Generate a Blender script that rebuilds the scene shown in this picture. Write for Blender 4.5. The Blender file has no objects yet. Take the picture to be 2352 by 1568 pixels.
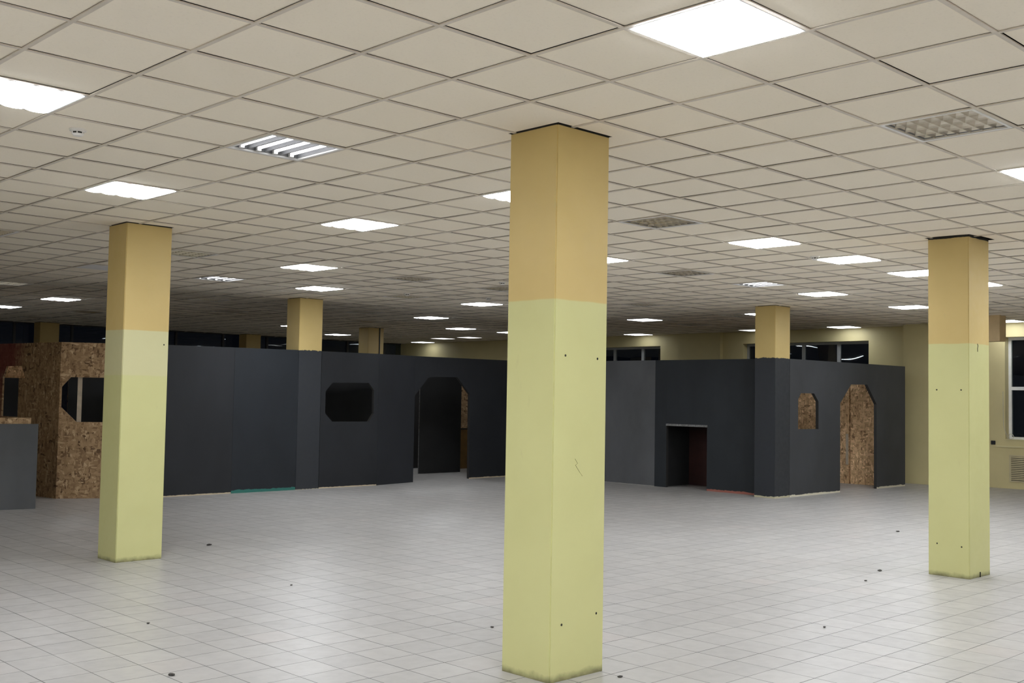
import bpy, bmesh, math, random
from mathutils import Vector, Matrix
from mathutils.geometry import tessellate_polygon
random.seed(7)
scene = bpy.context.scene
COL = scene.collection
HC = 3.4234            # ceiling height
T = 0.6                # ceiling module
EYE = (-1.3794, -4.9845, HC - 1.6882)

# ------------------------------------------------------------------ materials
def new_mat(name):
    m = bpy.data.materials.new(name); m.use_nodes = True
    nt = m.node_tree; nt.nodes.clear()
    out = nt.nodes.new('ShaderNodeOutputMaterial')
    b = nt.nodes.new('ShaderNodeBsdfPrincipled')
    nt.links.new(b.outputs[0], out.inputs[0])
    return m, nt, b, out
class N:
    """tiny helper around a node tree"""
    def __init__(s, nt): s.nt = nt
    def node(s, t, **k):
        n = s.nt.nodes.new(t)
        for a, v in k.items(): setattr(n, a, v)
        return n
    def put(s, sock, v):
        if isinstance(v, bpy.types.NodeSocket): s.nt.links.new(v, sock)
        elif isinstance(v, (tuple, list)) and len(v) == 3 and sock.type == 'RGBA': sock.default_value = (*v, 1)
        else: sock.default_value = v
    def math(s, op, a, b=None, c=None, clamp=False):
        n = s.node('ShaderNodeMath', operation=op, use_clamp=clamp)
        s.put(n.inputs[0], a)
        if b is not None: s.put(n.inputs[1], b)
        if c is not None: s.put(n.inputs[2], c)
        return n.outputs[0]
    def mix(s, f, a, b):
        n = s.node('ShaderNodeMix', data_type='RGBA')
        s.put(n.inputs[0], f); s.put(n.inputs[6], a); s.put(n.inputs[7], b)
        return n.outputs[2]
    def coords(s):
        g = s.node('ShaderNodeNewGeometry')
        x = s.node('ShaderNodeSeparateXYZ'); s.nt.links.new(g.outputs['Position'], x.inputs[0])
        return g.outputs['Position'], x.outputs[0], x.outputs[1], x.outputs[2]
    def noise(s, vec, scale, detail=3, rough=.55):
        n = s.node('ShaderNodeTexNoise'); s.put(n.inputs['Vector'], vec)
        n.inputs['Scale'].default_value = scale; n.inputs['Detail'].default_value = detail; n.inputs['Roughness'].default_value = rough
        return n.outputs['Fac']
    def ramp(s, v, a, b, lo=0, hi=1):
        n = s.node('ShaderNodeMapRange'); s.put(n.inputs[0], v)
        for i, q in zip((1, 2, 3, 4), (a, b, lo, hi)): s.put(n.inputs[i], q)
        return n.outputs[0]
    def scale(s, vec, xyz, rot=(0, 0, 0)):
        n = s.node('ShaderNodeMapping'); s.put(n.inputs[0], vec)
        n.inputs['Scale'].default_value = xyz; n.inputs['Rotation'].default_value = rot
        return n.outputs[0]
    def bump(s, b, h, dist, strength=1):
        n = s.node('ShaderNodeBump'); s.put(n.inputs['Height'], h)
        n.inputs['Distance'].default_value = dist; n.inputs['Strength'].default_value = strength
        s.nt.links.new(n.outputs[0], b.inputs['Normal'])

def plain(name, col, rough=.6, metal=0., var=.08, nscale=6., spec=.5, bump=0.):
    m, nt, b, _ = new_mat(name); n = N(nt)
    p, x, y, z = n.coords()
    f = n.noise(p, nscale, 4)
    lo = tuple(c * (1 - var) for c in col); hi = tuple(min(1, c * (1 + var)) for c in col)
    n.put(b.inputs['Base Color'], n.mix(n.ramp(f, .3, .7), lo, hi))
    b.inputs['Roughness'].default_value = rough; b.inputs['Metallic'].default_value = metal
    b.inputs['Specular IOR Level'].default_value = spec
    if bump: n.bump(b, n.noise(p, nscale * 8, 3), bump, .5)
    return m

def emit(name, col, strength):
    m, nt, b, out = new_mat(name)
    b.inputs['Base Color'].default_value = (.8, .8, .8, 1)
    b.inputs['Emission Color'].default_value = (*col, 1)
    b.inputs['Emission Strength'].default_value = strength
    return m

# floor: square ceramic tiles
PU, PV, OU, OV = .302, .300, .006, .132
def floor_mat():
    m, nt, b, _ = new_mat('floor tiles'); n = N(nt)
    p, x, y, z = n.coords()
    a = n.math('DIVIDE', n.math('SUBTRACT', x, OU), PU); c = n.math('DIVIDE', n.math('SUBTRACT', y, OV), PV)
    ia = n.math('FLOOR', a); ic = n.math('FLOOR', c)
    fa = n.math('SUBTRACT', a, ia); fc = n.math('SUBTRACT', c, ic)
    da = n.math('MULTIPLY', n.math('MINIMUM', fa, n.math('SUBTRACT', 1., fa)), PU)
    dc = n.math('MULTIPLY', n.math('MINIMUM', fc, n.math('SUBTRACT', 1., fc)), PV)
    idv = n.node('ShaderNodeCombineXYZ'); n.put(idv.inputs[0], ia); n.put(idv.inputs[1], ic)
    wn = n.node('ShaderNodeTexWhiteNoise', noise_dimensions='2D'); n.put(wn.inputs['Vector'], idv.outputs[0])
    rnd = wn.outputs['Value']
    wide = n.noise(p, .55, 3); fine = n.noise(p, 9, 5)
    base = n.mix(rnd, (.365, .352, .340), (.415, .400, .385))
    base = n.mix(n.ramp(wn.outputs['Color'], .80, 1., 0, .35), base, (.42, .36, .34))
    base = n.mix(n.ramp(fine, .45, .8, 0, .20), base, (.31, .30, .30))
    base = n.mix(n.ramp(wide, .45, .75, 0, .25), base, (.34, .33, .33))
    lw = n.ramp(n.noise(p, 1.7, 2), .3, .7, .0019, .0036)
    g1 = n.math('LESS_THAN', da, lw); g2 = n.math('LESS_THAN', dc, lw)
    gr = n.math('MAXIMUM', g1, g2)
    grc = n.mix(n.ramp(n.noise(p, 2.3, 3), .35, .65), (.045, .042, .040), (.145, .137, .13))
    base = n.mix(gr, base, grc)
    # dried dirt specks
    sp = n.ramp(n.noise(p, 38, 2), .80, .82)
    base = n.mix(n.math('MULTIPLY', sp, .7), base, (.12, .11, .10))
    n.put(b.inputs['Base Color'], base)
    n.put(b.inputs['Roughness'], n.math('ADD', n.ramp(fine, .3, .8, .33, .48), n.math('MULTIPLY', gr, .3)))
    b.inputs['Specular IOR Level'].default_value = .45
    hgt = n.math('ADD', n.math('MULTIPLY', gr, -1.), n.math('MULTIPLY', rnd, .25))
    n.bump(b, hgt, .0012, .35)
    return m

def tile_mat():
    m, nt, b, _ = new_mat('mineral ceiling tile'); n = N(nt)
    p, x, y, z = n.coords()
    ia = n.math('FLOOR', n.math('DIVIDE', x, T)); ic = n.math('FLOOR', n.math('DIVIDE', y, T))
    idv = n.node('ShaderNodeCombineXYZ'); n.put(idv.inputs[0], ia); n.put(idv.inputs[1], ic)
    wn = n.node('ShaderNodeTexWhiteNoise', noise_dimensions='2D'); n.put(wn.inputs['Vector'], idv.outputs[0])
    f = n.noise(p, 60, 3); w = n.noise(p, .8, 3)
    c = n.mix(wn.outputs['Value'], CEIL_A, CEIL_B)
    c = n.mix(n.ramp(w, .4, .75, 0, .3), c, CEIL_C)
    c = n.mix(n.ramp(f, .55, .75, 0, .12), c, (.5, .45, .37))
    n.put(b.inputs['Base Color'], c); b.inputs['Roughness'].default_value = .9
    b.inputs['Specular IOR Level'].default_value = .15
    n.bump(b, n.noise(p, 130, 2), .0008, .3)
    return m
CEIL_A, CEIL_B, CEIL_C = (.88, .81, .685), (.91, .84, .715), (.85, .775, .65)

def column_mat(name, band=False, dark_below=None, dark_strip=.03, gap_shade=.003):
    """yellow gloss paint, ochre above an old fill line; optional dark repaint up to a ragged edge"""
    m, nt, b, _ = new_mat(name); n = N(nt)
    p, x, y, z = n.coords()
    w = n.noise(p, 1.6, 4); f = n.noise(p, 14, 4)
    edge = n.math('ADD', z, n.math('MULTIPLY', n.math('SUBTRACT', n.noise(p, 5, 2), .5), .012))
    up = n.ramp(edge, 2.332, 2.342)
    low = n.mix(n.ramp(w, .35, .7), COL_LOW, COL_LOW2)
    if band:
        low = n.mix(n.ramp(edge, 1.868, 1.885, 0, .55), low, (.60, .56, .36))
    top = n.mix(n.ramp(w, .35, .7), COL_TOP, COL_TOP2)
    c = n.mix(up, low, top)
    # scuffs and the mop-dirty foot
    sc = n.ramp(n.noise(n.scale(p, (3, 3, 1.2)), 3.5, 6), .68, .76, 0, .22)
    c = n.mix(sc, c, (.40, .37, .20))
    foot = n.ramp(n.math('ADD', z, n.math('MULTIPLY', n.math('SUBTRACT', f, .5), .06)), .05, .0, 0, .8)
    c = n.mix(foot, c, (.10, .09, .045))
    # shade of the ceiling gap, painted dark along the column top
    et = n.math('ADD', z, n.math('MULTIPLY', n.math('SUBTRACT', n.noise(p, 8, 3), .5), gap_shade * 1.4))
    c = n.mix(n.ramp(et, HC - gap_shade - .001, HC - gap_shade + .001), c, (.022, .020, .017))
    if dark_below:
        e = n.math('ADD', z, n.math('MULTIPLY', n.math('SUBTRACT', n.noise(p, 11, 4, .7), .5), .07))
        d = n.ramp(e, dark_below - .002, dark_below + .002, 1, 0)
        strip = n.ramp(n.math('ADD', z, n.math('MULTIPLY', n.math('SUBTRACT', n.noise(p, 16, 3), .5), .05)), dark_strip, dark_strip + .004)
        c = n.mix(n.math('MULTIPLY', n.ramp(z, .2, .3, 1, 0), .8), c, (.50, .46, .34)); c = n.mix(n.math('MULTIPLY', d, strip), c, PAINT_DK)
    n.put(b.inputs['Base Color'], c)
    n.put(b.inputs['Roughness'], n.ramp(f, .3, .7, .42, .55))
    b.inputs['Specular IOR Level'].default_value = .4
    n.bump(b, n.noise(p, 30, 3), .001, .25)
    return m
COL_LOW, COL_LOW2 = (.575, .565, .272), (.545, .533, .25)
COL_TOP, COL_TOP2 = (.60, .452, .185), (.555, .415, .162)
PAINT_DK = (.026, .029, .035)

def paint_mat(name, col, strip=None, strip_h=.02, var=.16, alt=None):
    """matt dark board paint; brush stops short of the floor and leaves the board showing"""
    m, nt, b, _ = new_mat(name); n = N(nt)
    p, x, y, z = n.coords()
    w = n.noise(n.scale(p, (1, 1, .6)), 1.3, 5)
    a2 = alt or tuple(q * (1 + var) for q in col)
    c = n.mix(n.ramp(w, .35, .68), tuple(q * (1 - var) for q in col), a2)
    s2 = n.ramp(n.noise(p, 22, 6, .7), .66, .8, 0, .25)
    c = n.mix(s2, c, tuple(q * 1.9 for q in col))
    if strip:
        e = n.math('ADD', z, n.math('MULTIPLY', n.math('SUBTRACT', n.noise(p, 9, 4, .7), .5), strip_h * 1.6))
        c = n.mix(n.ramp(e, strip_h - .002, strip_h + .002, 1, 0), c, strip)
    n.put(b.inputs['Base Color'], c)
    b.inputs['Roughness'].default_value = .62; b.inputs['Specular IOR Level'].default_value = .35
    n.bump(b, n.noise(p, 40, 4), .001, .25)
    return m

def osb_mat(name, bright=1., red=False):
    """oriented strand board: stretched chips in several directions"""
    m, nt, b, _ = new_mat(name); n = N(nt)
    p, x, y, z = n.coords()
    cols = []
    for k, (rot, sc) in enumerate((((.4, .5, .3), (9, 9, 30)), ((1.0, -.5, .9), (30, 26, 8)), ((-.6, .9, -.4), (11, 32, 15)))):
        v = n.node('ShaderNodeTexVoronoi'); n.put(v.inputs['Vector'], n.scale(p, sc, rot)); v.inputs['Scale'].default_value = 1.
        s = n.node('ShaderNodeSeparateColor'); n.put(s.inputs[0], v.outputs['Color']); cols.append(s.outputs[0])
    pick = n.noise(p, 12, 2)
    v1 = n.node('ShaderNodeMix'); n.put(v1.inputs[0], n.ramp(pick, .42, .48)); n.put(v1.inputs[2], cols[0]); n.put(v1.inputs[3], cols[1])
    v2 = n.node('ShaderNodeMix'); n.put(v2.inputs[0], n.ramp(pick, .54, .6)); n.put(v2.inputs[2], v1.outputs[0]); n.put(v2.inputs[3], cols[2])
    r = n.node('ShaderNodeValToRGB'); n.put(r.inputs[0], v2.outputs[0])
    el = r.color_ramp.elements
    q = bright
    el[0].position = 0; el[0].color = (.10 * q, .055 * q, .028 * q, 1)
    el[1].position = 1; el[1].color = (.60 * q, .44 * q, .27 * q, 1)
    for ps, cc in ((.12, (.24, .145, .075)), (.5, (.36, .235, .125)), (.85, (.44, .295, .165))):
        e = el.new(ps); e.color = (*(k * q for k in cc), 1)
    c = r.outputs[0]
    if red:   # red paint sprayed over the upper corner by the rear end of the board
        w = n.math('ADD', n.noise(p, 1.5, 3), 0.)
        dd = n.math('ADD', n.math('SUBTRACT', y, 13.55), n.math('MULTIPLY', n.math('SUBTRACT', z, 2.1), .5))
        c = n.mix(n.ramp(n.math('ADD', dd, w), .35, .95, 0, .85), c, (.17, .03, .03))
    n.put(b.inputs['Base Color'], c); b.inputs['Roughness'].default_value = .7
    b.inputs['Specular IOR Level'].default_value = .3
    n.bump(b, v2.outputs[0], .001, .3)
    return m

def glass_mat():
    m = bpy.data.materials.new('window glass'); m.use_nodes = True
    nt = m.node_tree; nt.nodes.clear(); n = N(nt)
    out = n.node('ShaderNodeOutputMaterial'); mx = n.node('ShaderNodeMixShader')
    tr = n.node('ShaderNodeBsdfTransparent'); tr.inputs[0].default_value = (.75, .8, .82, 1)
    gl = n.node('ShaderNodeBsdfGlossy'); gl.inputs['Roughness'].default_value = .015
    fr = n.node('ShaderNodeFresnel'); fr.inputs[0].default_value = 1.5
    p, x, y, z = n.coords()
    bp = n.node('ShaderNodeBump'); n.put(bp.inputs['Height'], n.noise(p, .9, 1)); bp.inputs['Distance'].default_value = .02; bp.inputs['Strength'].default_value = .5
    nt.links.new(bp.outputs[0], gl.inputs['Normal'])
    nt.links.new(fr.outputs[0], mx.inputs[0]); nt.links.new(tr.outputs[0], mx.inputs[1]); nt.links.new(gl.outputs[0], mx.inputs[2])
    nt.links.new(mx.outputs[0], out.inputs[0])
    return m

LC = (.955, 1., 1.05)
M = dict(
    colgap=column_mat('yellow column paint, bare ragged top', gap_shade=.014),
    floor=floor_mat(), tile=tile_mat(), void=plain('dark ceiling void', (.012, .011, .010), .9),
    tbar=plain('grid bar enamel', (.63, .57, .49), .5), wall=plain('yellow wall paint', (.62, .54, .29), .55, var=.05, nscale=1.5, bump=.001),
    wallbox=plain('tan casing paint', (.58, .43, .235), .6), wallpale=plain('pale yellow wall paint', (.66, .60, .35), .5, var=.05, nscale=1.5),
    col=column_mat('yellow column paint'), colband=column_mat('yellow column paint, three bands', True),
    coldark=column_mat('yellow column with dark repaint', False, 2.49), coldarkfull=column_mat('yellow column with dark repaint to the floor', False, 2.49, .004),
    hole=plain('drilled hole', (.02, .018, .012), .9), cable=plain('dark cable sheath', (.02, .02, .02), .5),
    dark=paint_mat('charcoal board paint', (.0145, .016, .0195), (.50, .42, .30), .02),
    blue=paint_mat('blue black board paint', (.0135, .0168, .022), (.03, .15, .125), .05),
    dark2=paint_mat('charcoal board paint, plain foot', (.0165, .018, .022)),
    deep=paint_mat('deep charcoal board paint', (.023, .027, .032), (.34, .13, .10), .04),
    deepjamb=paint_mat('deep charcoal board paint, plain foot', (.023, .027, .032)),
    grey=paint_mat('mid grey board paint', (.108, .112, .12), (.45, .43, .40), .006),
    gface=paint_mat('slate grey board paint', (.043, .0455, .051), (.62, .58, .46), .034),
    counter=paint_mat('counter grey paint', (.095, .10, .108)),
    black=plain('black board paint', (.015, .015, .016), .7, var=.2, nscale=2),
    navy=plain('navy board paint', (.030, .036, .048), .6, var=.15, nscale=2),
    maroon=plain('maroon board paint', (.040, .012, .010), .6, var=.5, nscale=1.6),
    osb=osb_mat('strand board'), osbdim=osb_mat('dull strand board', .75), osbred=osb_mat('strand board with red paint', .95, True), osbin=osb_mat('inner strand board', 1.75), edge=plain('dark painted board edge', (.022, .021, .020), .7),  # the inner wall copy has its strand colours scaled brighter
    osblit=osb_mat('lit-look strand board', 2.1),  # strand colours raised so the head panel looks lit
    batten=plain('planed pine batten', (.50, .42, .32), .6, var=.15, nscale=12), door=plain('brown veneer', (.16, .085, .02), .5, var=.2, nscale=5),
    lintel=plain('scraped grey board edge', (.19, .19, .19), .6, var=.45, nscale=30),
    frame=plain('white luminaire enamel', (.80, .80, .80), .4), pvc=plain('white window frame plastic', (.80, .80, .79), .35), pvcgrey=plain('grey window frame enamel', (.36, .37, .37), .4),
    alu=plain('satin louvre aluminium', (.64, .60, .53), .30, 1., .05), tray=plain('grey luminaire tray', (.20, .205, .215), .5),
    tubeoff=plain('unlit lamp glass', (.45, .45, .44), .3),
    tube=emit('lit tube', (1., .99, 1.), 7.), dim=emit('half lit diffuser', (1., .98, .95), 2.2),
    paneoff=plain('unlit diffuser', (.85, .85, .86), .4), glass=glass_mat(), plastic=plain('white plastic', (.75, .73, .70), .4),
    grit=plain('dark grit', (.05, .045, .04), .8), socket=plain('dark socket plastic', (.02, .02, .02), .4),
    slot=plain('grille paint', (.55, .48, .30), .5), wire=plain('pale wire sheath', (.55, .52, .42), .5),
    gframe=plain('grey curtain wall frame', (.05, .05, .05), .5),
)

# ------------------------------------------------------------------ mesh helpers
def obj(name, bm, mats, parent=None, loc=(0, 0, 0)):
    me = bpy.data.meshes.new(name); bm.normal_update(); bm.to_mesh(me); bm.free()
    for m in (mats if isinstance(mats, (list, tuple)) else [mats]): me.materials.append(m)
    o = bpy.data.objects.new(name, me); COL.objects.link(o); o.location = loc
    if parent: o.parent = parent
    return o
def tag(o, label, cat, group=None, kind=None):
    if label: o['label'] = label
    if cat: o['category'] = cat
    if group: o['group'] = group
    if kind: o['kind'] = kind
    return o
def thing(name, label, cat, loc, rz=0, group=None):
    o = bpy.data.objects.new(name, None); COL.objects.link(o); o.location = loc; o.rotation_euler = (0, 0, rz)
    o.empty_display_size = .2
    return tag(o, label, cat, group)
def struct(name, bm, mats): return tag(obj(name, bm, mats), None, None, kind='structure')
def box(bm, x0, x1, y0, y1, z0, z1, mi=0):
    v = [bm.verts.new(p) for p in ((x0, y0, z0), (x1, y0, z0), (x1, y1, z0), (x0, y1, z0), (x0, y0, z1), (x1, y0, z1), (x1, y1, z1), (x0, y1, z1))]
    for f in ((0, 3, 2, 1), (4, 5, 6, 7), (0, 1, 5, 4), (1, 2, 6, 5), (2, 3, 7, 6), (3, 0, 4, 7)):
        bm.faces.new([v[i] for i in f]).material_index = mi
    return v
def bx(*a, bevel=0):
    bm = bmesh.new(); box(bm, *a)
    if bevel: bmesh.ops.bevel(bm, geom=bm.edges[:], offset=bevel, segments=2, affect='EDGES')
    return bm
def quad(bm, pts, mi=0):
    f = bm.faces.new([bm.verts.new(p) for p in pts]); f.material_index = mi; return f
def disc(bm, c, ax, r, h, seg=20, r2=None):
    """short cylinder from c along axis ax"""
    ax = Vector(ax).normalized(); t = ax.orthogonal().normalized(); s = ax.cross(t); c = Vector(c); r2 = r if r2 is None else r2
    a = [bm.verts.new(c + (t * math.cos(2 * math.pi * i / seg) + s * math.sin(2 * math.pi * i / seg)) * r) for i in range(seg)]
    b = [bm.verts.new(c + ax * h + (t * math.cos(2 * math.pi * i / seg) + s * math.sin(2 * math.pi * i / seg)) * r2) for i in range(seg)]
    for i in range(seg):
        j = (i + 1) % seg; bm.faces.new((a[i], a[j], b[j], b[i]))
    bm.faces.new(b); bm.faces.new(a[::-1])
def tube(bm, pts, r, seg=8):
    pts = [Vector(p) for p in pts]; rings = []
    for i, p in enumerate(pts):
        d = (pts[min(i + 1, len(pts) - 1)] - pts[max(i - 1, 0)]).normalized(); t = d.orthogonal().normalized(); s = d.cross(t)
        rings.append([bm.verts.new(p + (t * math.cos(2 * math.pi * k / seg) + s * math.sin(2 * math.pi * k / seg)) * r) for k in range(seg)])
    for a, b in zip(rings, rings[1:]):
        for k in range(seg):
            j = (k + 1) % seg; bm.faces.new((a[k], a[j], b[j], b[k]))
    bm.faces.new(rings[0][::-1]); bm.faces.new(rings[-1])
def slab(outer, holes, thick, mi_front=0, mi_side=1, mi_back=None):
    """upright board: outline in (s, z), extruded from 0 to +thick along local y"""
    bm = bmesh.new(); loops = [outer] + list(holes)
    tri = tessellate_polygon([[Vector((s, z, 0)) for s, z in l] for l in loops])
    flat = [p for l in loops for p in l]
    F = [bm.verts.new((s, 0, z)) for s, z in flat]; B = [bm.verts.new((s, thick, z)) for s, z in flat]
    for t in tri:
        a, b, c = (Vector((flat[i][0], 0, flat[i][1])) for i in t)
        t = t if (b - a).cross(c - a).y < 0 else t[::-1]
        try:
            bm.faces.new([F[i] for i in t]).material_index = mi_front
            bm.faces.new([B[i] for i in t[::-1]]).material_index = mi_side if mi_back is None else mi_back
        except ValueError: pass
    k = 0
    for l in loops:
        n = len(l)
        for i in range(n):
            j = (i + 1) % n
            bm.faces.new((F[k + i], F[k + j], B[k + j], B[k + i])).material_index = mi_side
        k += n
    bmesh.ops.recalc_face_normals(bm, faces=bm.faces[:])
    return bm
def rect(s0, s1, z0, z1): return [(s0, z0), (s1, z0), (s1, z1), (s0, z1)]
def board(name, P, Q, outer, holes, thick, mats, parent=None, **k):
    """board standing on the line P->Q (world), its back to the left of that direction"""
    o = obj(name, slab(outer, holes, thick, **k), mats, parent)
    o.rotation_euler = (0, 0, math.atan2(Q[1] - P[1], Q[0] - P[0])); o.location = (P[0], P[1], 0)
    return o

# ------------------------------------------------------------------ camera
def make_camera():
    yaw, pitch, roll = .7992, .0497, .0172
    cy, sy, cp, sp = math.cos(yaw), math.sin(yaw), math.cos(pitch), math.sin(pitch)
    f = Vector((cy * cp, sy * cp, sp)); r = Vector((sy, -cy, 0)); u = r.cross(f)
    r2 = math.cos(roll) * r + math.sin(roll) * u; u2 = -math.sin(roll) * r + math.cos(roll) * u
    m = Matrix((r2, u2, -f)).transposed().to_4x4(); m.translation = EYE
    cam = bpy.data.cameras.new('camera'); cam.sensor_width = 36; cam.lens = 2502.86 * 36 / 2352
    cam.clip_start = .05; cam.clip_end = 200
    o = bpy.data.objects.new('camera', cam); COL.objects.link(o); o.matrix_world = m
    scene.camera = o
make_camera()

# ------------------------------------------------------------------ room shell
U0, U1, V0, V1 = -9.0, 21.75, -12.6, 24.2
struct('floor', bx(U0 - .2, U1 + .4, V0 - .2, V1 + .2, -.2, 0), M['floor'])

CW, CD = .49, .42                                  # column footprint
CX, CY = 3.466, -.378
COLS = [(0, 0), (0, 1), (1, 0), (1, 2), (2, 1), (2, 3), (1, 4), (2, 4), (1, 3), (2, 2)]
def cpos(i, j): return CX + 6 * i, CY + 6 * j

# luminaires: (cell u, cell v, kind, label)
L = []
def lum(a, b, kind, label, power=34): L.append((a, b, kind, label, power))
lum(1, 2, 'wavy', 'large lit ceiling light cut off by the left frame edge')
lum(4, -4, 'flat', 'largest lit square panel, cut by the top frame edge', 40)
lum(4, 2, 'tube', 'ceiling light with four bare glowing tubes in a grey tray, the nearest one')
lum(4, 6, 'wavy', 'lit ceiling light just in front of the top of the left column')
lum(8, 2, 'wavy', 'lit ceiling light peeking out left of the central column near its top')
lum(8, 6, 'wavy', 'bright lit ceiling light alone in mid ceiling between left and central columns', 23)
lum(11, 12, 'wavy', 'lit ceiling light over the dark partition, upper of two above the short column', 33)
lum(14, 16, 'wavy', 'lit ceiling light right over the short column top, lower of two there', 62)
lum(20, 16, 'wavy', 'lit ceiling light touching the left edge of the central column, farther one')
lum(23, 22, 'wavy', 'lit ceiling light midway along the diagonal row of three left of the central column', 24)
lum(28, 26, 'wavy', 'small lit ceiling light, farthest of the diagonal row of three left of the central column', 20)
lum(11, 26, 'wavy', 'lit ceiling light alone over the strand board booth, left of the left column')
lum(14, 2, 'flat', 'lit square panel right of centre, nearest of the row running to the right column', 42)
lum(17, 2, 'flat', 'lit square panel second in the row running to the right column', 42)
lum(20, 2, 'flat', 'lit square panel third in the row, its corner hidden by the right column', 46)
lum(23, 2, 'flat', 'lit panel showing only as a sliver right of the right column, upper one', 46)
lum(14, 6, 'wavy', 'lit ceiling light peeking out right of the central column', 40)
lum(11, -4, 'flat', 'lit square panel cut off by the right frame edge', 46)
lum(23, 6, 'flat', 'lit square panel above the column of the right booth', 42)
lum(28, 6, 'flat', 'lit panel just left of the right column, lower one', 40)
lum(35, 6, 'flat', 'lit panel over the right window, beside the tan casing', 9)
lum(35, 12, 'flat', 'thin lit panel close to the wall above the booth window, right of the booth column', 7)
lum(28, 11, 'flat', 'lit panel peeking out right of the booth column', 14)
lum(28, 16, 'flat', 'lit panel between the central column and the booth column', 5)
lum(35, 16, 'dim', 'small dim panel left of the booth column, against the back wall')
lum(35, 22, 'wavy', 'thin lit light close right of the central column, near the back wall', 4)
lum(23, 31, 'wavy', 'lit light half hidden by the left side of the short column behind the dark partition', 12)
lum(28, 35, 'wavy', 'thin lit light right of the short column behind the dark partition', 7)
lum(11, 31, 'wavy', 'lit ceiling light cut by the left frame edge above the booth', 12)
lum(31, 26, 'wavy', 'tiny lit sliver touching the left edge of the central column above the partition', 5)
lum(35, 37, 'wavy', 'far thin light over the pale wall corner above the dark partition', 4)
lum(33, 33, 'dim', 'far faint light, left one of the pair right of the pale wall corner')
lum(33, 31, 'dim', 'far faint light, right one of the pair right of the pale wall corner')
lum(11, 16, 'tube', 'ceiling light with four glowing tube strips right of the left column')
lum(20, 6, 'tube', 'ceiling light with thin glowing tubes in front of the booth column')
lum(8, -4, 'louvre', 'unlit louvre light with large shiny cells at the upper right')
lum(11, 2, 'louvre', 'unlit grey louvre light right of the central column, nearest one there')
lum(14, 12, 'louvre', 'unlit brownish louvre light left of the central column, largest there')
lum(17, 6, 'louvre', 'unlit louvre light right of the central column, behind the nearest one')
lum(17, 12, 'louvre', 'unlit louvre light half hidden by the left edge of the central column')
lum(17, 16, 'louvre', 'unlit dark light below the brownish louvre light left of the central column')
lum(23, 12, 'louvre', 'unlit dark light over the dark booth right of the central column')
lum(28, 12, 'louvre', 'unlit dark light just left of the top of the booth column')
lum(31, 16, 'louvre', 'unlit dark light far back, left of the booth column over the yellow wall')
lum(8, 12, 'louvre', 'unlit brownish louvre light touching the right edge of the left column')
lum(8, 16, 'paneoff', 'unlit pale panel left of the left column')
lum(8, 22, 'louvre', 'unlit louvre light with glints at the left frame edge')
lum(4, 12, 'louvre', 'unlit dark light cut by the left frame edge, left of the left column top')
lum(14, 22, 'louvre', 'unlit louvre light with glints right of the left column')
lum(17, 26, 'louvre', 'unlit dark light between the left column and the short column behind the partition')
lum(20, 22, 'louvre', 'unlit dark light right of the short column top, nearer of two')
lum(23, 26, 'louvre', 'unlit dark light right of the short column top, farther of two')
lum(14, 31, 'louvre', 'unlit dark light over the strand board booth, nearer of two')
lum(14, 36, 'louvre', 'unlit dark light over the strand board booth, farther of two')
# lattice carried on out of view, its panels added to brighten the foreground
for a, b, p in ((-6, 2, 85), (-3, -4, 85), (-6, -8, 85), (-10, -4, 85), (-3, 6, 60), (0, -8, 80), (-9, -14, 80), (4, -8, 45), (0, -13, 60),
                (8, -10, 40), (6, -15, 40), (14, -8, 50), (17, -4, 50), (20, -8, 50), (23, -4, 50), (28, -1, 40)):
    lum(a, b, 'flat', None, p)
cells = {(a, b) for a, b, *_ in L}

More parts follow.
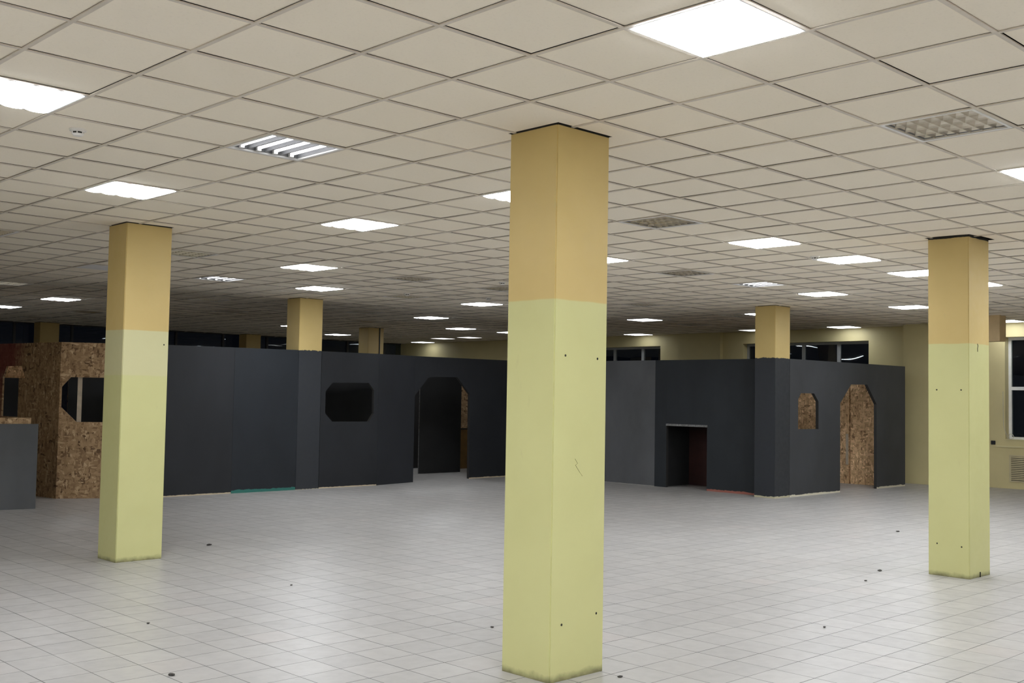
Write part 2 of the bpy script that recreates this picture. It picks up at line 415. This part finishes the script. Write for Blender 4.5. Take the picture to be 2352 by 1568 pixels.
# ceiling: grid bars, loose tiles with uneven slots, a dark void above
A0, A1, B0, B1 = -15, 36, -21, 40
def ceiling():
    bm = bmesh.new(); rnd = random.Random(3)
    skip = {}
    for i, j in COLS + [(3, 1)]:
        x, y = cpos(i, j)
        a0, a1, b0, b1 = (math.floor(q / T) for q in (x, x + CW, y, y + CD))
        skip[(a0, a1, b0, b1)] = (i, j, x, y)
    gone = {(a, b) for (a0, a1, b0, b1) in skip for a in range(a0, a1 + 1) for b in range(b0, b1 + 1)}
    for a in range(A0, A1 + 1):
        for b in range(B0, B1):
            if (a, b) in cells or (a, b) in gone: continue
            x0, y0 = a * T, b * T; ox, oy = rnd.gauss(0, .0016), rnd.gauss(0, .0016); m = .0118
            far = max(0, (a + b - 16)) / 40
            zz = HC + .006 + rnd.uniform(0, .002); sag = lambda: rnd.uniform(0, .003 + .004 * far)
            X0, X1, Y0, Y1 = x0 + m + ox, x0 + T - m + ox, y0 + m + oy, y0 + T - m + oy
            X1 = min(X1, U1)
            quad(bm, ((X0, Y0, zz + sag()), (X0, Y1, zz + sag()), (X1, Y1, zz + sag()), (X1, Y0, zz + sag())), 0)
    # tiles cut round the columns
    for (a0, a1, b0, b1), (i, j, x, y) in skip.items():
        g = .012
        o = [(a0 * T, b0 * T), ((a1 + 1) * T, b0 * T), ((a1 + 1) * T, (b1 + 1) * T), (a0 * T, (b1 + 1) * T)]
        if a1 * T + T > U1: o = [(min(p, U1), q) for p, q in o]
        if (i, j) == (1, 0):     # a badly cut gap
            h = [(x - .012, y - .012), (x + .06, y - .02), (x + .2, y - .05), (x + CW + .02, y - .055), (x + CW + .04, y + CD + .01), (x + .1, y + CD + .02), (x - .02, y + CD + .03), (x - .045, y + CD - .1), (x - .03, y + .1)]
        else:
            h = [(x - g * rnd.uniform(0, 1.6), y - g), (x + CW + g, y - g * rnd.uniform(.4, 2.2)), (x + CW + g, y + CD + g), (x - g * rnd.uniform(.4, 2), y + CD + g)]
        flat = o + h
        for t in tessellate_polygon([[Vector((*p, 0)) for p in o], [Vector((*p, 0)) for p in h]]):
            f = quad(bm, [(*flat[k], HC + .006) for k in t], 0)
            f.normal_update()
            if f.normal.z > 0: f.normal_flip()
    # void: deck over the tiles
    quad(bm, ((U0 - .3, V0 - .3, HC + .35), (U0 - .3, V1 + .3, HC + .35), (U1 + .5, V1 + .3, HC + .35), (U1 + .5, V0 - .3, HC + .35)), 1)
    struct('ceiling', bm, [M['tile'], M['void']])
    bm = bmesh.new(); w = .012
    def clear(lo, hi, fixed, along_u):
        """split a bar so it does not run through a column"""
        segs = [(lo, hi)]
        for i, j in COLS + [(3, 1)]:
            x, y = cpos(i, j)
            (p0, p1), (q0, q1) = ((y, y + CD), (x, x + CW)) if along_u else ((x, x + CW), (y, y + CD))
            if p0 - .012 < fixed < p1 + .012:
                n = []
                for s0, s1 in segs:
                    if s0 < q0 < s1 or s0 < q1 < s1: n += [(s0, q0), (q1, s1)]
                    else: n.append((s0, s1))
                segs = [s for s in n if s[1] - s[0] > .01]
        return segs
    for a in range(A0, A1 + 1):
        for s0, s1 in clear(V0, V1, a * T, False): box(bm, a * T - w, a * T + w, s0, s1, HC, HC + .006)
    for b in range(B0, B1 + 1):
        for s0, s1 in clear(U0, U1, b * T, True): box(bm, s0, s1, b * T - w, b * T + w, HC + .0004, HC + .0058)
    struct('trim_1', bm, M['tbar'])
ceiling()

# right (outer) wall with window openings, s runs along +v
WALLT = .35
WIN = [(1.2, 4.09, 1.0, 3.13), (7.13, 10.5, 1.0, 3.13), (13.1, 16.5, 1.0, 3.13), (-4.6, -1.0, 1.0, 3.13)]
def right_wall():
    s0 = V0 - .3
    holes = [[(a - s0, c), (b - s0, c), (b - s0, d), (a - s0, d)] for a, b, c, d in WIN]
    # board faces the room when its back is to the left of P->Q: run from far to near
    P, Q = (U1, V1 + .3), (U1, V0 - .3); LN = P[1] - Q[1]
    hl = [[(LN - s, z) for s, z in h][::-1] for h in holes]
    o = board('wall_right', P, Q, rect(0, LN, 0, HC + .3), hl, WALLT, [M['wall']] * 2)
    tag(o, None, None, kind='structure')
    # pilasters on that wall
    bm = bmesh.new(); box(bm, 21.22, U1, CY + 5.7, CY + 6 + CD, 0, HC + .3); box(bm, 21.62, U1, 11.1, 12.42, 0, HC + .3)
    struct('wall_right_pilaster', bm, M['wall'])
    # ledge and paler band under the near window
    bm = bmesh.new(); box(bm, U1 - .03, U1, .6, 4.27, .845, .875)
    struct('trim_2', bm, M['wallpale'])
    for k, (a, b, c, d) in enumerate(WIN):
        bm = bmesh.new(); x0, x1 = U1 + .18, U1 + .25; fw = .06
        box(bm, x0, x1, a, b, c, c + fw); box(bm, x0, x1, a, b, d - fw, d); box(bm, x0, x1, a, a + fw, c + fw, d - fw); box(bm, x0, x1, b - fw, b, c + fw, d - fw)
        n = 3
        mull = [a + (b - a) * q / n for q in range(1, n)]
        if k == 1: mull = [7.98, 8.91, 9.75]
        if k == 2: mull = [13.85, 14.85, 15.7]
        for q in mull: box(bm, x0, x1, q - .04, q + .04, c + fw, d - fw)
        if k in (0, 3):
            ys = [a + fw] + [q for q in mull for _ in (0, 1)] + [b - fw]
            for y0, y1 in zip(ys[::2], ys[1::2]):
                box(bm, x0, x1, y0 + (.04 if y0 > a + fw else 0), y1 - (.04 if y1 < b - fw else 0), 2.03, 2.10)
        w = struct('window_%d' % (k + 1), bm, M['pvc'] if k in (0, 3) else M['pvcgrey'])
        bm = bmesh.new(); box(bm, x0 + .03, x0 + .036, a + .02, b - .02, c + .02, d - .02)
        g = obj('pane', bm, M['glass'], w)
        bm = bmesh.new(); box(bm, U1 - .02, U1 + .18, a + .002, b - .002, c - .0, c + .012)
        obj('sill', bm, M['wallpale'], w)
right_wall()

def far_wall():
    """night-dark glazing between the far columns"""
    bm = bmesh.new(); box(bm, U0, U1, V1, V1 + .1, HC - .02, HC + .3); box(bm, U0, U1, V1, V1 + .1, 0, .12)
    struct('wall_far', bm, M['gframe'])
    bm = bmesh.new(); x = U0
    while x < U1:
        box(bm, x, x + .06, V1 - .02, V1 + .06, .12, HC - .02); x += 1.5
    box(bm, U0, U1, V1 - .01, V1 + .05, 2.2, 2.26)
    w = struct('window_5', bm, M['gframe'])
    obj('pane', bx(U0, U1, V1 + .02, V1 + .026, .1, HC), M['glass'], w)
far_wall()
struct('wall_left', bx(U0 - .2, U0, V0, V1, 0, HC + .35), M['wall'])
struct('wall_rear', bx(U0, U1, V0 - .2, V0, 0, HC + .35), M['wall'])

# ------------------------------------------------------------------ columns
COLLAB = {
    (0, 0): ('large yellow square column in the centre foreground', 'col'),
    (0, 1): ('yellow square column at the left, its left face in shade', 'colband'),
    (1, 0): ('yellow square column at the right with a ragged gap at the ceiling', 'colgap'),
    (1, 2): ('yellow column rising behind the long dark partition, left of centre', 'coldarkfull'),
    (2, 1): ('yellow column on the corner of the right booth, painted dark below', 'coldark'),
    (2, 3): ('small yellow column with a dark cable behind the long dark partition', 'col'),
    (1, 4): ('dim brown looking column behind the strand board booth, far left', 'col'),
    (2, 4): ('very dim column far behind the dark partition, between left and short columns', 'col'),
    (1, 3): ('yellow column hidden behind the left column', 'col'),
    (2, 2): ('yellow column hidden behind the central column', 'coldark'),
}
columns = {}
for ij in COLS:
    x, y = cpos(*ij); lab, mk = COLLAB[ij]
    bm = bx(-0., CW, 0., CD, 0, HC + .12)
    bmesh.ops.bevel(bm, geom=[e for e in bm.edges if abs(e.verts[0].co.z - e.verts[1].co.z) > 1], offset=.006, segments=2, affect='EDGES')
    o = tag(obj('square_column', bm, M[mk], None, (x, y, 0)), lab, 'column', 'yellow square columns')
    columns[ij] = o
def holes(ij, pts):
    """pts: ('u' face -u: offset along v, z) or ('v' face -v: offset along u, z)"""
    for face, s, z in pts:
        bm = bmesh.new()
        if face == 'u': disc(bm, (.0005, s, z), (-1, 0, 0), .008, .0012, 10)
        else: disc(bm, (s, .0005, z), (0, -1, 0), .008, .0012, 10)
        obj('screw_hole', bm, M['hole'], columns[ij])
holes((0, 0), [('v', .10, 1.99), ('v', .40, 1.98), ('v', .10, .34), ('v', .42, .37)])
holes((1, 0), [('u', .33, 1.87), ('u', .08, 1.87), ('u', .33, .32), ('u', .08, .31)])
holes((0, 1), [('v', .44, 2.2)])
obj('cable', bx(.34, .365, -.02, 0, 0, HC), M['cable'], columns[(2, 3)])
# scratch on the central column, chips on the right one
bm = bmesh.new(); tube(bm, [(.20, -.001, 1.35), (.225, -.001, 1.32), (.205, -.001, 1.31), (.24, -.001, 1.27), (.27, -.001, 1.24)], .0009, 5)
obj('scratch', bm, M['hole'], columns[(0, 0)])
bm = bmesh.new(); tube(bm, [(.20, -.001, 2.34), (.215, -.001, 2.32), (.20, -.001, 2.29), (.205, -.001, 2.26)], .0035, 6)
obj('paint_chip', bm, M['hole'], columns[(1, 0)])
bm = bmesh.new(); tube(bm, [(.24, -.002, .0), (.242, -.002, .05)], .007, 6)
obj('paint_chip', bm, M['hole'], columns[(1, 0)])

# ------------------------------------------------------------------ luminaires
def copy_tree(o, loc):
    r = o.copy(); COL.objects.link(r); r.location = loc
    for ch in o.children:
        c = ch.copy(); COL.objects.link(c); c.parent = r
        for g in ch.children:
            d = g.copy(); COL.objects.link(d); d.parent = c
    return r
def lum_frame(t, depth=.09, lip=.02, inner=True):
    bm = bmesh.new(); h = .3 - .0125; i = h - lip
    for x0, x1, y0, y1 in ((-h, h, -h, -i), (-h, h, i, h), (-h, -i, -i, i), (i, h, -i, i)): box(bm, x0, x1, y0, y1, -.001, .012)
    f = obj('frame', bm, M['frame'], t)
    bm = bmesh.new()
    for x0, x1, y0, y1 in ((-i, i, -i, -i + .004), (-i, i, i - .004, i), (-i, -i + .004, -i, i), (i - .004, i, -i, i)): box(bm, x0, x1, y0, y1, .01, depth)
    box(bm, -i, i, -i, i, depth, depth + .004)
    return f, bm, i
lit = {}
def lit_mat(p):
    if p not in lit: lit[p] = emit('lit diffuser %d' % p, LC, float(p))
    return lit[p]
def build_lum(kind, power, z=HC):
    t = thing('ceiling_light', '', 'ceiling light', (0, 0, z))
    if kind in ('flat', 'paneoff', 'dim'):
        f, bm, i = lum_frame(t, .03, .018); obj('housing', bm, M['frame'], t)
        bm = bmesh.new(); box(bm, -i, i, -i, i, -.008 if kind == 'flat' else -.0005, .004)
        obj('diffuser', bm, lit_mat(power) if kind == 'flat' else M[kind], t)
    elif kind == 'wavy':
        f, bm, i = lum_frame(t, .07, .012); obj('housing', bm, M['frame'], t)
        w = 2 * i / 4
        for k in range(4):
            bm = bmesh.new(); c = -i + w * (k + .5); n = 8; rows = []
            for q in range(n + 1):
                a = math.pi * q / n; rows.append((c - w / 2 * math.cos(a) * .985, .002 - .012 * math.sin(a)))
            F = [[bm.verts.new((x, y, zz)) for x, zz in rows] for y in (-i, i)]
            for q in range(n): bm.faces.new((F[0][q], F[1][q], F[1][q + 1], F[0][q + 1]))
            bm.faces.new(F[0]); bm.faces.new(F[1][::-1]); bm.faces.new((F[0][0], F[0][-1], F[1][-1], F[1][0]))
            bmesh.ops.recalc_face_normals(bm, faces=bm.faces[:])
            obj('lens', bm, lit_mat(power), t)
    elif kind == 'tube':
        f, bm, i = lum_frame(t, .05, .02); obj('tray', bm, M['tray'], t)
        for k in range(4):
            c = -i + 2 * i / 4 * (k + .5)
            bm = bmesh.new(); disc(bm, (c, -.225, .026), (0, 1, 0), .010, .45, 14); tb = obj('tube', bm, M['tube'], t)
            bm = bmesh.new(); box(bm, c - .016, c + .016, -.25, -.226, .006, .05); obj('lamp_holder', bm, M['frame'], tb)
            bm = bmesh.new(); box(bm, c - .016, c + .016, .226, .25, .006, .05); obj('lamp_holder', bm, M['frame'], tb)
        bm = bmesh.new()
        for k in range(5):
            c = -i + 2 * i / 4 * k
            if 0 < k < 4: box(bm, c - .006, c + .006, -i, i, .012, .05)
        obj('reflector', bm, M['tray'], t)
    elif kind == 'louvre':
        f, bm, i = lum_frame(t, .085, .02); obj('housing', bm, M['tray'], t)
        for k in range(4):
            c = -i + 2 * i / 4 * (k + .5); bm = bmesh.new(); disc(bm, (c, -.26, .066), (0, 1, 0), .013, .52, 10); obj('tube', bm, M['tubeoff'], t)
        bm = bmesh.new(); w = 2 * i / 4
        def wedge(p0, p1, half, z0, z1, steps=4):
            """parabolic V profile between p0 and p1, sharp edge down"""
            p0, p1 = Vector(p0), Vector(p1); d = (p1 - p0).normalized(); s = Vector((-d.y, d.x, 0)); prof = []
            for q in range(steps + 1): u = q / steps; prof.append((half * u ** 1.6, z0 + (z1 - z0) * u))
            pr = [(-a, b) for a, b in prof[::-1]] + prof[1:]
            R = [[bm.verts.new((*(p.xy + s.xy * a), b)) for a, b in pr] for p in (p0, p1)]
            for q in range(len(pr) - 1): bm.faces.new((R[0][q], R[0][q + 1], R[1][q + 1], R[1][q]))
        for k in range(5): wedge((-i + w * k, -i, 0), (-i + w * k, i, 0), .034, 0.004, .052)
        for k in range(8):
            yy = -i + 2 * i / 7 * k
            for c in range(4): wedge((-i + w * c, yy, 0), (-i + w * (c + 1), yy, 0), .014, .004, .04)
        o = obj('louvre', bm, M['alu'], t)
    return t
protos = {}
for a, b, kind, lab, power in L:
    loc = ((a + .5) * T, (b + .5) * T, HC)
    key = (kind, power)
    if key not in protos: protos[key] = t = build_lum(kind, power); t.location = loc
    else: t = copy_tree(protos[key], loc)
    t['label'] = lab or 'added lit square ceiling panel behind the camera, outside the picture'
    t['group'] = {'flat': 'lit square ceiling panels', 'dim': 'dim ceiling panels', 'paneoff': 'unlit ceiling lights', 'wavy': 'lit ribbed ceiling lights', 'tube': 'ceiling lights with bare tubes', 'louvre': 'unlit ceiling lights'}[kind] if lab else 'added ceiling panels behind the camera'

# smoke detectors
def smoke():
    t = thing('smoke_detector', '', 'smoke detector', (0, 0, HC + .0))
    bm = bmesh.new(); disc(bm, (0, 0, .006), (0, 0, -1), .055, .014, 28, .052); obj('base', bm, M['plastic'], t)
    bm = bmesh.new(); disc(bm, (0, 0, -.008), (0, 0, -1), .044, .006, 28, .040); disc(bm, (0, 0, -.026), (0, 0, -1), .040, .014, 28, .026)
    for k in range(6):
        an = k * math.pi / 3; disc(bm, (.036 * math.cos(an), .036 * math.sin(an), -.014), (0, 0, -1), .004, .013, 6)
    obj('sensor_head', bm, M['plastic'], t)
    bm = bmesh.new(); disc(bm, (0, 0, -.014), (0, 0, -1), .033, .012, 20); obj('mesh_screen', bm, M['hole'], t)
    return t
sm = smoke()
for k, (x, y, lab) in enumerate(((2.50, 3.50, 'white smoke detector on the ceiling at the left, nearest one'), (16.75, 2.8, 'small smoke detector beside the second lit panel at the right'),
                          (16.9, 15.7, 'tiny smoke detector left of the central column, among dark lights'), (19.2, 14.8, 'tiny smoke detector over the lit light at the central column edge'), (16.4, 11.3, 'tiny smoke detector beside the half hidden louvre light at the central column'))):
    t = sm if k == 0 else copy_tree(sm, (0, 0, 0))
    t.location = (x * T, y * T, HC + .006 if k >= 0 else HC); t['label'] = lab; t['group'] = 'smoke detectors'

# ------------------------------------------------------------------ the long dark partition (left)
def partition():
    V = CY + 12                                        # flush with the column face
    t = thing('partition_wall', 'long charcoal board partition with an eight sided window and an arched doorway', 'partition', (8.2, V, 0))
    t.location = (0, 0, 0)
    h = 2.487; th = .06; e = .0015
    oct_ = [(10.06, 1.36), (10.06, 1.757), (10.21, 1.92), (11.03, 1.93), (11.155, 1.793), (11.16, 1.357), (11.05, 1.202), (10.22, 1.204)]
    def pn(name, u0, u1, mats, hl=(), top=(h, h)):
        return board(name, (0, V), (1, V), [(u0 + e, 0), (u1 - e, 0), (u1 - e, top[1]), (u0 + e, top[0])], [list(q)[::-1] for q in hl], th, mats, t)
    pn('panel', 6.75, 8.19, [M['dark'], M['edge']], (), (2.462, 2.476))
    pn('panel', 8.19, CX + 6 - .002, [M['blue'], M['edge']], (), (2.476, 2.484))
    pn('panel', CX + 6 + CW + .002, 11.26, [M['dark'], M['edge']], [oct_], (2.484, 2.487))
    P1, P2, P3 = (11.26, V), (12.32, 11.83), (14.79, 11.94)
    d = lambda a, b: math.hypot(b[0] - a[0], b[1] - a[1])
    board('panel', P1, P2, rect(e, d(P1, P2) - e, 0, h), [], th, [M['dark2'], M['edge']], t)
    s3 = d(P2, P3)
    arch = [(0, 1.732), (.35, 2.068), (.54, 2.09), (1.155, 2.096), (1.335, 1.93), (1.525, 1.75), (1.545, 0)]
    outer = [(1.545, 0), (s3, 0), (s3, 2.495), (0, h), (0, 1.72)] + [(.03, 1.733)] + arch[1:-1]
    board('doorway_panel', P2, P3, outer, [], th, [M['dark'], M['edge']], t)
    P4 = (17.2, 12.02)
    board('panel', P3, P4, rect(e, d(P3, P4), 0, 2.495), [], th, [M['dark'], M['edge']], t)
    # battens behind, standing clear of the openings
    for u in (7.4, 8.19, 8.9, 11.24): board('batten', (u, V + th + .001), (u + 1, V + th + .001), rect(-.02, .02, 0, 2.4), [], .04, [M['batten']] * 2, t)
partition()
def inner_boards():
    b = board('black_board', (13.86, 13.54), (15.02, 13.48), rect(0, 1.16, 0, 2.45), [], .03, [M['black'], M['lintel']])
    tag(b, 'black board standing inside the arched doorway of the long partition', 'board')
    b = board('black_board', (9.8, 15.0), (15.1, 15.0), rect(0, 5.3, 0, 2.45), [], .03, [M['black'], M['osbdim']])
    tag(b, 'wide black board deep inside, seen as a dark strip left in the arched doorway', 'board')
    b = board('black_board', (9.75, 13.1), (12.4, 13.1), rect(0, 2.65, 0, 2.45), [], .03, [M['black'], M['osbdim']])
    tag(b, 'black board filling the view through the eight sided partition window', 'board')
    t = thing('strand_board_screen', 'narrow strip of strand board over a brown lower panel, right in the arched doorway', 'board', (15.15, 14.3, 0))
    board('upper_board', (.0, 0), (1, 0), rect(0, 2.2, .95, 2.4), [], .03, [M['osb'], M['osb']], t)
    board('lower_panel', (.0, .0), (1, 0), rect(0, 2.2, 0, .92), [], .03, [M['door'], M['door']], t)
    board('rail', (.0, -.006), (1, -.006), rect(0, 2.2, .92, .95), [], .03, [M['hole'], M['hole']], t)
inner_boards()

# ------------------------------------------------------------------ strand board booth (far left)
def osb_booth():
    E = (5.516, 12.31); F = (6.72, 11.66); G = (5.516 - .454, 12.31 + 3.0)
    t = thing('strand_board_booth', 'bare brown strand board booth behind the left column', 'booth', (0, 0, 0))
    k = .988
    lf = math.hypot(F[0] - E[0], F[1] - E[1])
    win = [(.029, 1.434), (.029, 1.753), (.16, 1.909), (1.0, 1.909), (1.12, 1.753), (1.12, 1.434), (1.0, 1.203), (.265, 1.203)]
    win = [(s * k, z) for s, z in win]
    board('front_panel', E, F, rect(0, lf, 0, 2.46), [win[::-1]], .03, [M['osb'], M['osbdim']], t)
    lg = math.hypot(G[0] - E[0], G[1] - E[1])
    hole = [(1.06, 1.888), (1.18, 2.083), (1.665, 2.084), (1.78, 1.888), (1.78, 1.25), (1.26, 1.25), (1.26, 1.888)]
    board('side_panel', G, E, rect(0, lg - .002, 0, 2.46), [[(lg - s * k, z) for s, z in hole]], .03, [M['osbred'], M['osbdim']], t)
    # timber post seen through the window
    ux, uy = (F[0] - E[0]) / lf, (F[1] - E[1]) / lf
    p = (E[0] + ux * .25 - uy * .12, E[1] + uy * .25 + ux * .12)
    board('post', p, (p[0] + ux, p[1] + uy), rect(0, .065, 0, 2.4), [], .05, [M['batten']] * 2, t)
    q = (E[0] + .5, E[1] + 1.0)
    b = board('black_board', (6.05, 13.3), (8.5, 12.85), rect(0, 2.4, 0, 2.44), [], .03, [M['black'], M['osbdim']])
    tag(b, 'black board inside the strand board booth, dark behind its window and post', 'board')
    t2 = thing('backing_screen', 'navy board under a lit-look strand board head, seen through the booth side opening', 'board', (0, 0, 0))
    board('navy_panel', (5.2, 14.8), (6.3, 14.8), rect(0, 1.1, 0, 1.895), [], .03, [M['navy'], M['navy']], t2)
    board('head_panel', (5.2, 14.8), (6.3, 14.8), rect(0, 1.1, 1.897, 2.3), [], .03, [M['osblit'], M['osblit']], t2)
    # low counter in front
    t3 = thing('low_counter', 'waist high grey board counter at the left frame edge', 'counter', (0, 0, 0))
    P, Q = (2.9, 11.41), (4.72, 11.03); lc = math.hypot(Q[0] - P[0], Q[1] - P[1])
    board('front_panel', P, Q, rect(0, lc, 0, 1.212), [], .05, [M['counter'], M['counter']], t3)
    board('back_board', (2.9, 11.47), (4.70, 11.09), rect(0, lc - .08, 0, 1.30), [], .04, [M['osb'], M['osb']], t3)
osb_booth()

# ------------------------------------------------------------------ right booth
def right_booth():
    t = thing('booth', 'dark grey board booth at the right with an arched doorway and a small window', 'booth', (0, 0, 0))
    V = CY + 6; u0 = CX + 12
    h = 2.488
    win = [(.775, 1.215), (.775, 1.757), (.873, 1.872), (1.33, 1.875), (1.489, 1.724), (1.489, 1.213)]
    arch = [(2.29, 0), (2.29, 1.70), (2.707, 2.066), (3.348, 2.077), (3.735, 1.69), (3.74, 0)]
    outer = [(CW + .002, 0)] + arch + [(4.967, 0), (4.967, h), (CW + .002, h)]
    board('front_panel', (u0, V), (u0 + 1, V), outer, [win[::-1]], .06, [M['gface'], M['edge']], t)
    W = 15.77
    # left wall, runs from the column back to the long partition
    P, Q = (W, 11.5), (W, V + CD)
    S = lambda v: 11.5 - v
    lo, hi = S(8.255), S(7.29)
    out = [(lo, 1.2), (hi, 1.2), (hi, 0), (S(V + CD) - .002, 0), (S(V + CD) - .002, h), (lo, h)]
    board('jamb_panel', P, Q, rect(S(8.54), lo - .001, 0, h), [], .06, [M['deepjamb'], M['edge']], t)
    board('left_panel', P, Q, out, [], .06, [M['deep'], M['edge']], t)
    board('grey_panel', P, Q, rect(0, S(8.542), 0, h), [], .06, [M['grey'], M['edge']], t)
    l = board('lintel', (W - .012, 11.5), (W - .012, 6), rect(lo - .005, hi + .01, 1.2, 1.24), [], .012, [M['lintel']] * 2, t)
    l['label'] = 'scraped pale lintel edge'
    # recess behind the low opening, unseen lid added to keep overhead light out
    bm = bmesh.new()
    box(bm, W + .9, W + .93, 7.1, 8.4, 0, 1.3)
    obj('recess_back', bm, M['maroon'], t)
    bm = bmesh.new(); box(bm, W + .062, W + .9, 8.37, 8.4, 0, 1.3); box(bm, W + .062, W + .93, 7.1, 8.4, 1.3, 1.33)
    obj('recess_side', bm, M['black'], t)
    bm = bmesh.new(); box(bm, W + .062, W + .9, 7.1, 7.13, 0, 1.3); obj('recess_side', bm, M['maroon'], t)
    # inner strand board wall seen through doorway and window
    X = 19.93
    board('inner_wall', (X, 11.4), (X, V + .062), rect(0, 11.4 - 6.62, 0, 2.44), [], .05, [M['osbin'], M['osbin']], t)
    board('inner_wall', (X + .02, 11.4), (X + .02, V + .062), rect(11.4 - 6.60, 11.4 - V - .064, 0, 2.44), [], .05, [M['osbin'], M['osbin']], t)
    board('batten', (X - .03, 6.68), (X - .03, 6), rect(0, .05, .40, 1.05), [], .03, [M['batten']] * 2, t)
    board('end_panel', (u0 + 4.967 - .06, 11.4), (u0 + 4.967 - .06, V + .062), rect(0, 11.4 - V - .064, 0, h), [], .06, [M['osbdim'], M['gface']], t)
right_booth()

# ------------------------------------------------------------------ fittings by the right window
bm = bx(19.71, 20.01, 3.385, 3.78, 2.935, HC + .03, bevel=.004)
struct('box_casing', bm, M['wallbox'])  # tan box casing hung from the ceiling
t = thing('wall_socket', 'small black socket low on the wall beside the right column', 'socket', (U1, 4.335, .932))
obj('back_plate', bx(-.02, 0, -.045, .045, -.04, .04, bevel=.004), M['socket'], t)
bm = bmesh.new(); disc(bm, (-.02, 0, 0), (-1, 0, 0), .022, .004, 16); obj('insert', bm, M['cable'], t)
t = thing('ventilation_grille', 'yellow louvred ventilation grille low in the wall under the right window', 'grille', (U1, 2.9, .14))
bm = bmesh.new(); hw = 1.11; hh = .555
for y0, y1, z0, z1 in ((-hw, hw, 0, .03), (-hw, hw, hh - .03, hh), (-hw, -hw + .035, .03, hh - .03), (hw - .035, hw, .03, hh - .03)): box(bm, -.018, 0, y0, y1, z0, z1)
obj('frame', bm, M['slot'], t)
obj('backing', bx(-.004, -.001, -hw + .03, hw - .03, .03, hh - .03), M['hole'], t)
for k in range(13):
    bm = bmesh.new(); z = .045 + k * .0375
    v = [bm.verts.new(p) for p in ((-.018, -hw + .035, z), (-.018, hw - .035, z), (-.005, hw - .035, z + .022), (-.005, -hw + .035, z + .022), (-.018, -hw + .035, z + .003), (-.018, hw - .035, z + .003), (-.005, hw - .035, z + .025), (-.005, -hw + .035, z + .025))]
    for f in ((0, 1, 2, 3), (4, 7, 6, 5), (0, 4, 5, 1), (2, 6, 7, 3), (1, 5, 6, 2), (0, 3, 7, 4)): bm.faces.new([v[q] for q in f])
    bmesh.ops.recalc_face_normals(bm, faces=bm.faces[:]); obj('slat', bm, M['slot'], t)
bm = bmesh.new()
pts = [(U1 - .006, 4.13, 2.0), (U1 - .006, 4.13, 1.6), (U1 - .006, 4.125, 1.3), (U1 - .008, 4.07, 1.12), (U1 - .02, 4.0, 1.03)]
pts += [(U1 - .022, 3.98 + .07 * math.cos(q * .6 + 1.2), 1.07 + .055 * math.sin(q * .6 + 1.2)) for q in range(14)]
tag(None or obj('cable', (tube(bm, pts, .006, 6), bm)[1], M['wire']), 'thin loose cable hanging and coiled at the corner of the right window', 'cable')

# ------------------------------------------------------------------ litter
def crumb(x, y, r, lab, flat=.5):
    bm = bmesh.new(); bmesh.ops.create_icosphere(bm, subdivisions=2, radius=r)
    rr = random.Random(int(x * 977 + y * 131))
    for v in bm.verts: v.co = Vector((v.co.x * 1.5, v.co.y, v.co.z * flat)) * rr.uniform(.75, 1.2)
    zmin = min(v.co.z for v in bm.verts)
    for v in bm.verts: v.co.z -= zmin
    o = obj('crumb', bm, M['grit'], None, (x, y, 0)); o.rotation_euler = (0, 0, rr.uniform(0, 3))
    tag(o, lab, 'debris', 'grit on the floor')
crumb(4.811, 6.199, 0.020, 'dark crumb on the floor right of the left column')
crumb(1.850, 1.254, 0.016, 'dark crumb at the bottom edge below the left column')
crumb(2.416, 2.736, 0.011, 'small crumb on the tiles below the left column')
crumb(4.121, 3.458, 0.010, 'small crumb on the tiles midway between left and central columns')
crumb(4.293, 1.008, 0.010, 'small crumb close left of the foot of the central column')
crumb(9.243, 0.457, 0.018, 'dark crumb left of the foot of the right column')
crumb(8.543, 0.242, 0.012, 'small crumb left of the right column, in front of a larger crumb')
crumb(6.263, -0.621, 0.011, 'small crumb on the tiles between central and right columns')
crumb(3.915, -0.556, 0.012, 'small crumb close right of the foot of the central column')
crumb(12.636, 1.934, 0.018, 'flat dark scrap on the floor left of the right column, far one')
# ------------------------------------------------------------------ world, view
w = bpy.data.worlds.new('night'); scene.world = w; w.use_nodes = True
w.node_tree.nodes['Background'].inputs[0].default_value = (.5, .6, 1, 1)
w.node_tree.nodes['Background'].inputs[1].default_value = .004
vs = scene.view_settings
vs.view_transform = 'Standard'; vs.look = 'None'; vs.gamma = 1; vs.use_curve_mapping = False; vs.exposure = 0.07
scene.display_settings.display_device = 'sRGB'
scene.cycles.use_denoising = True
scene.cycles.max_bounces = 10; scene.cycles.diffuse_bounces = 6; scene.cycles.transparent_max_bounces = 12
scene.cycles.sample_clamp_indirect = 6.
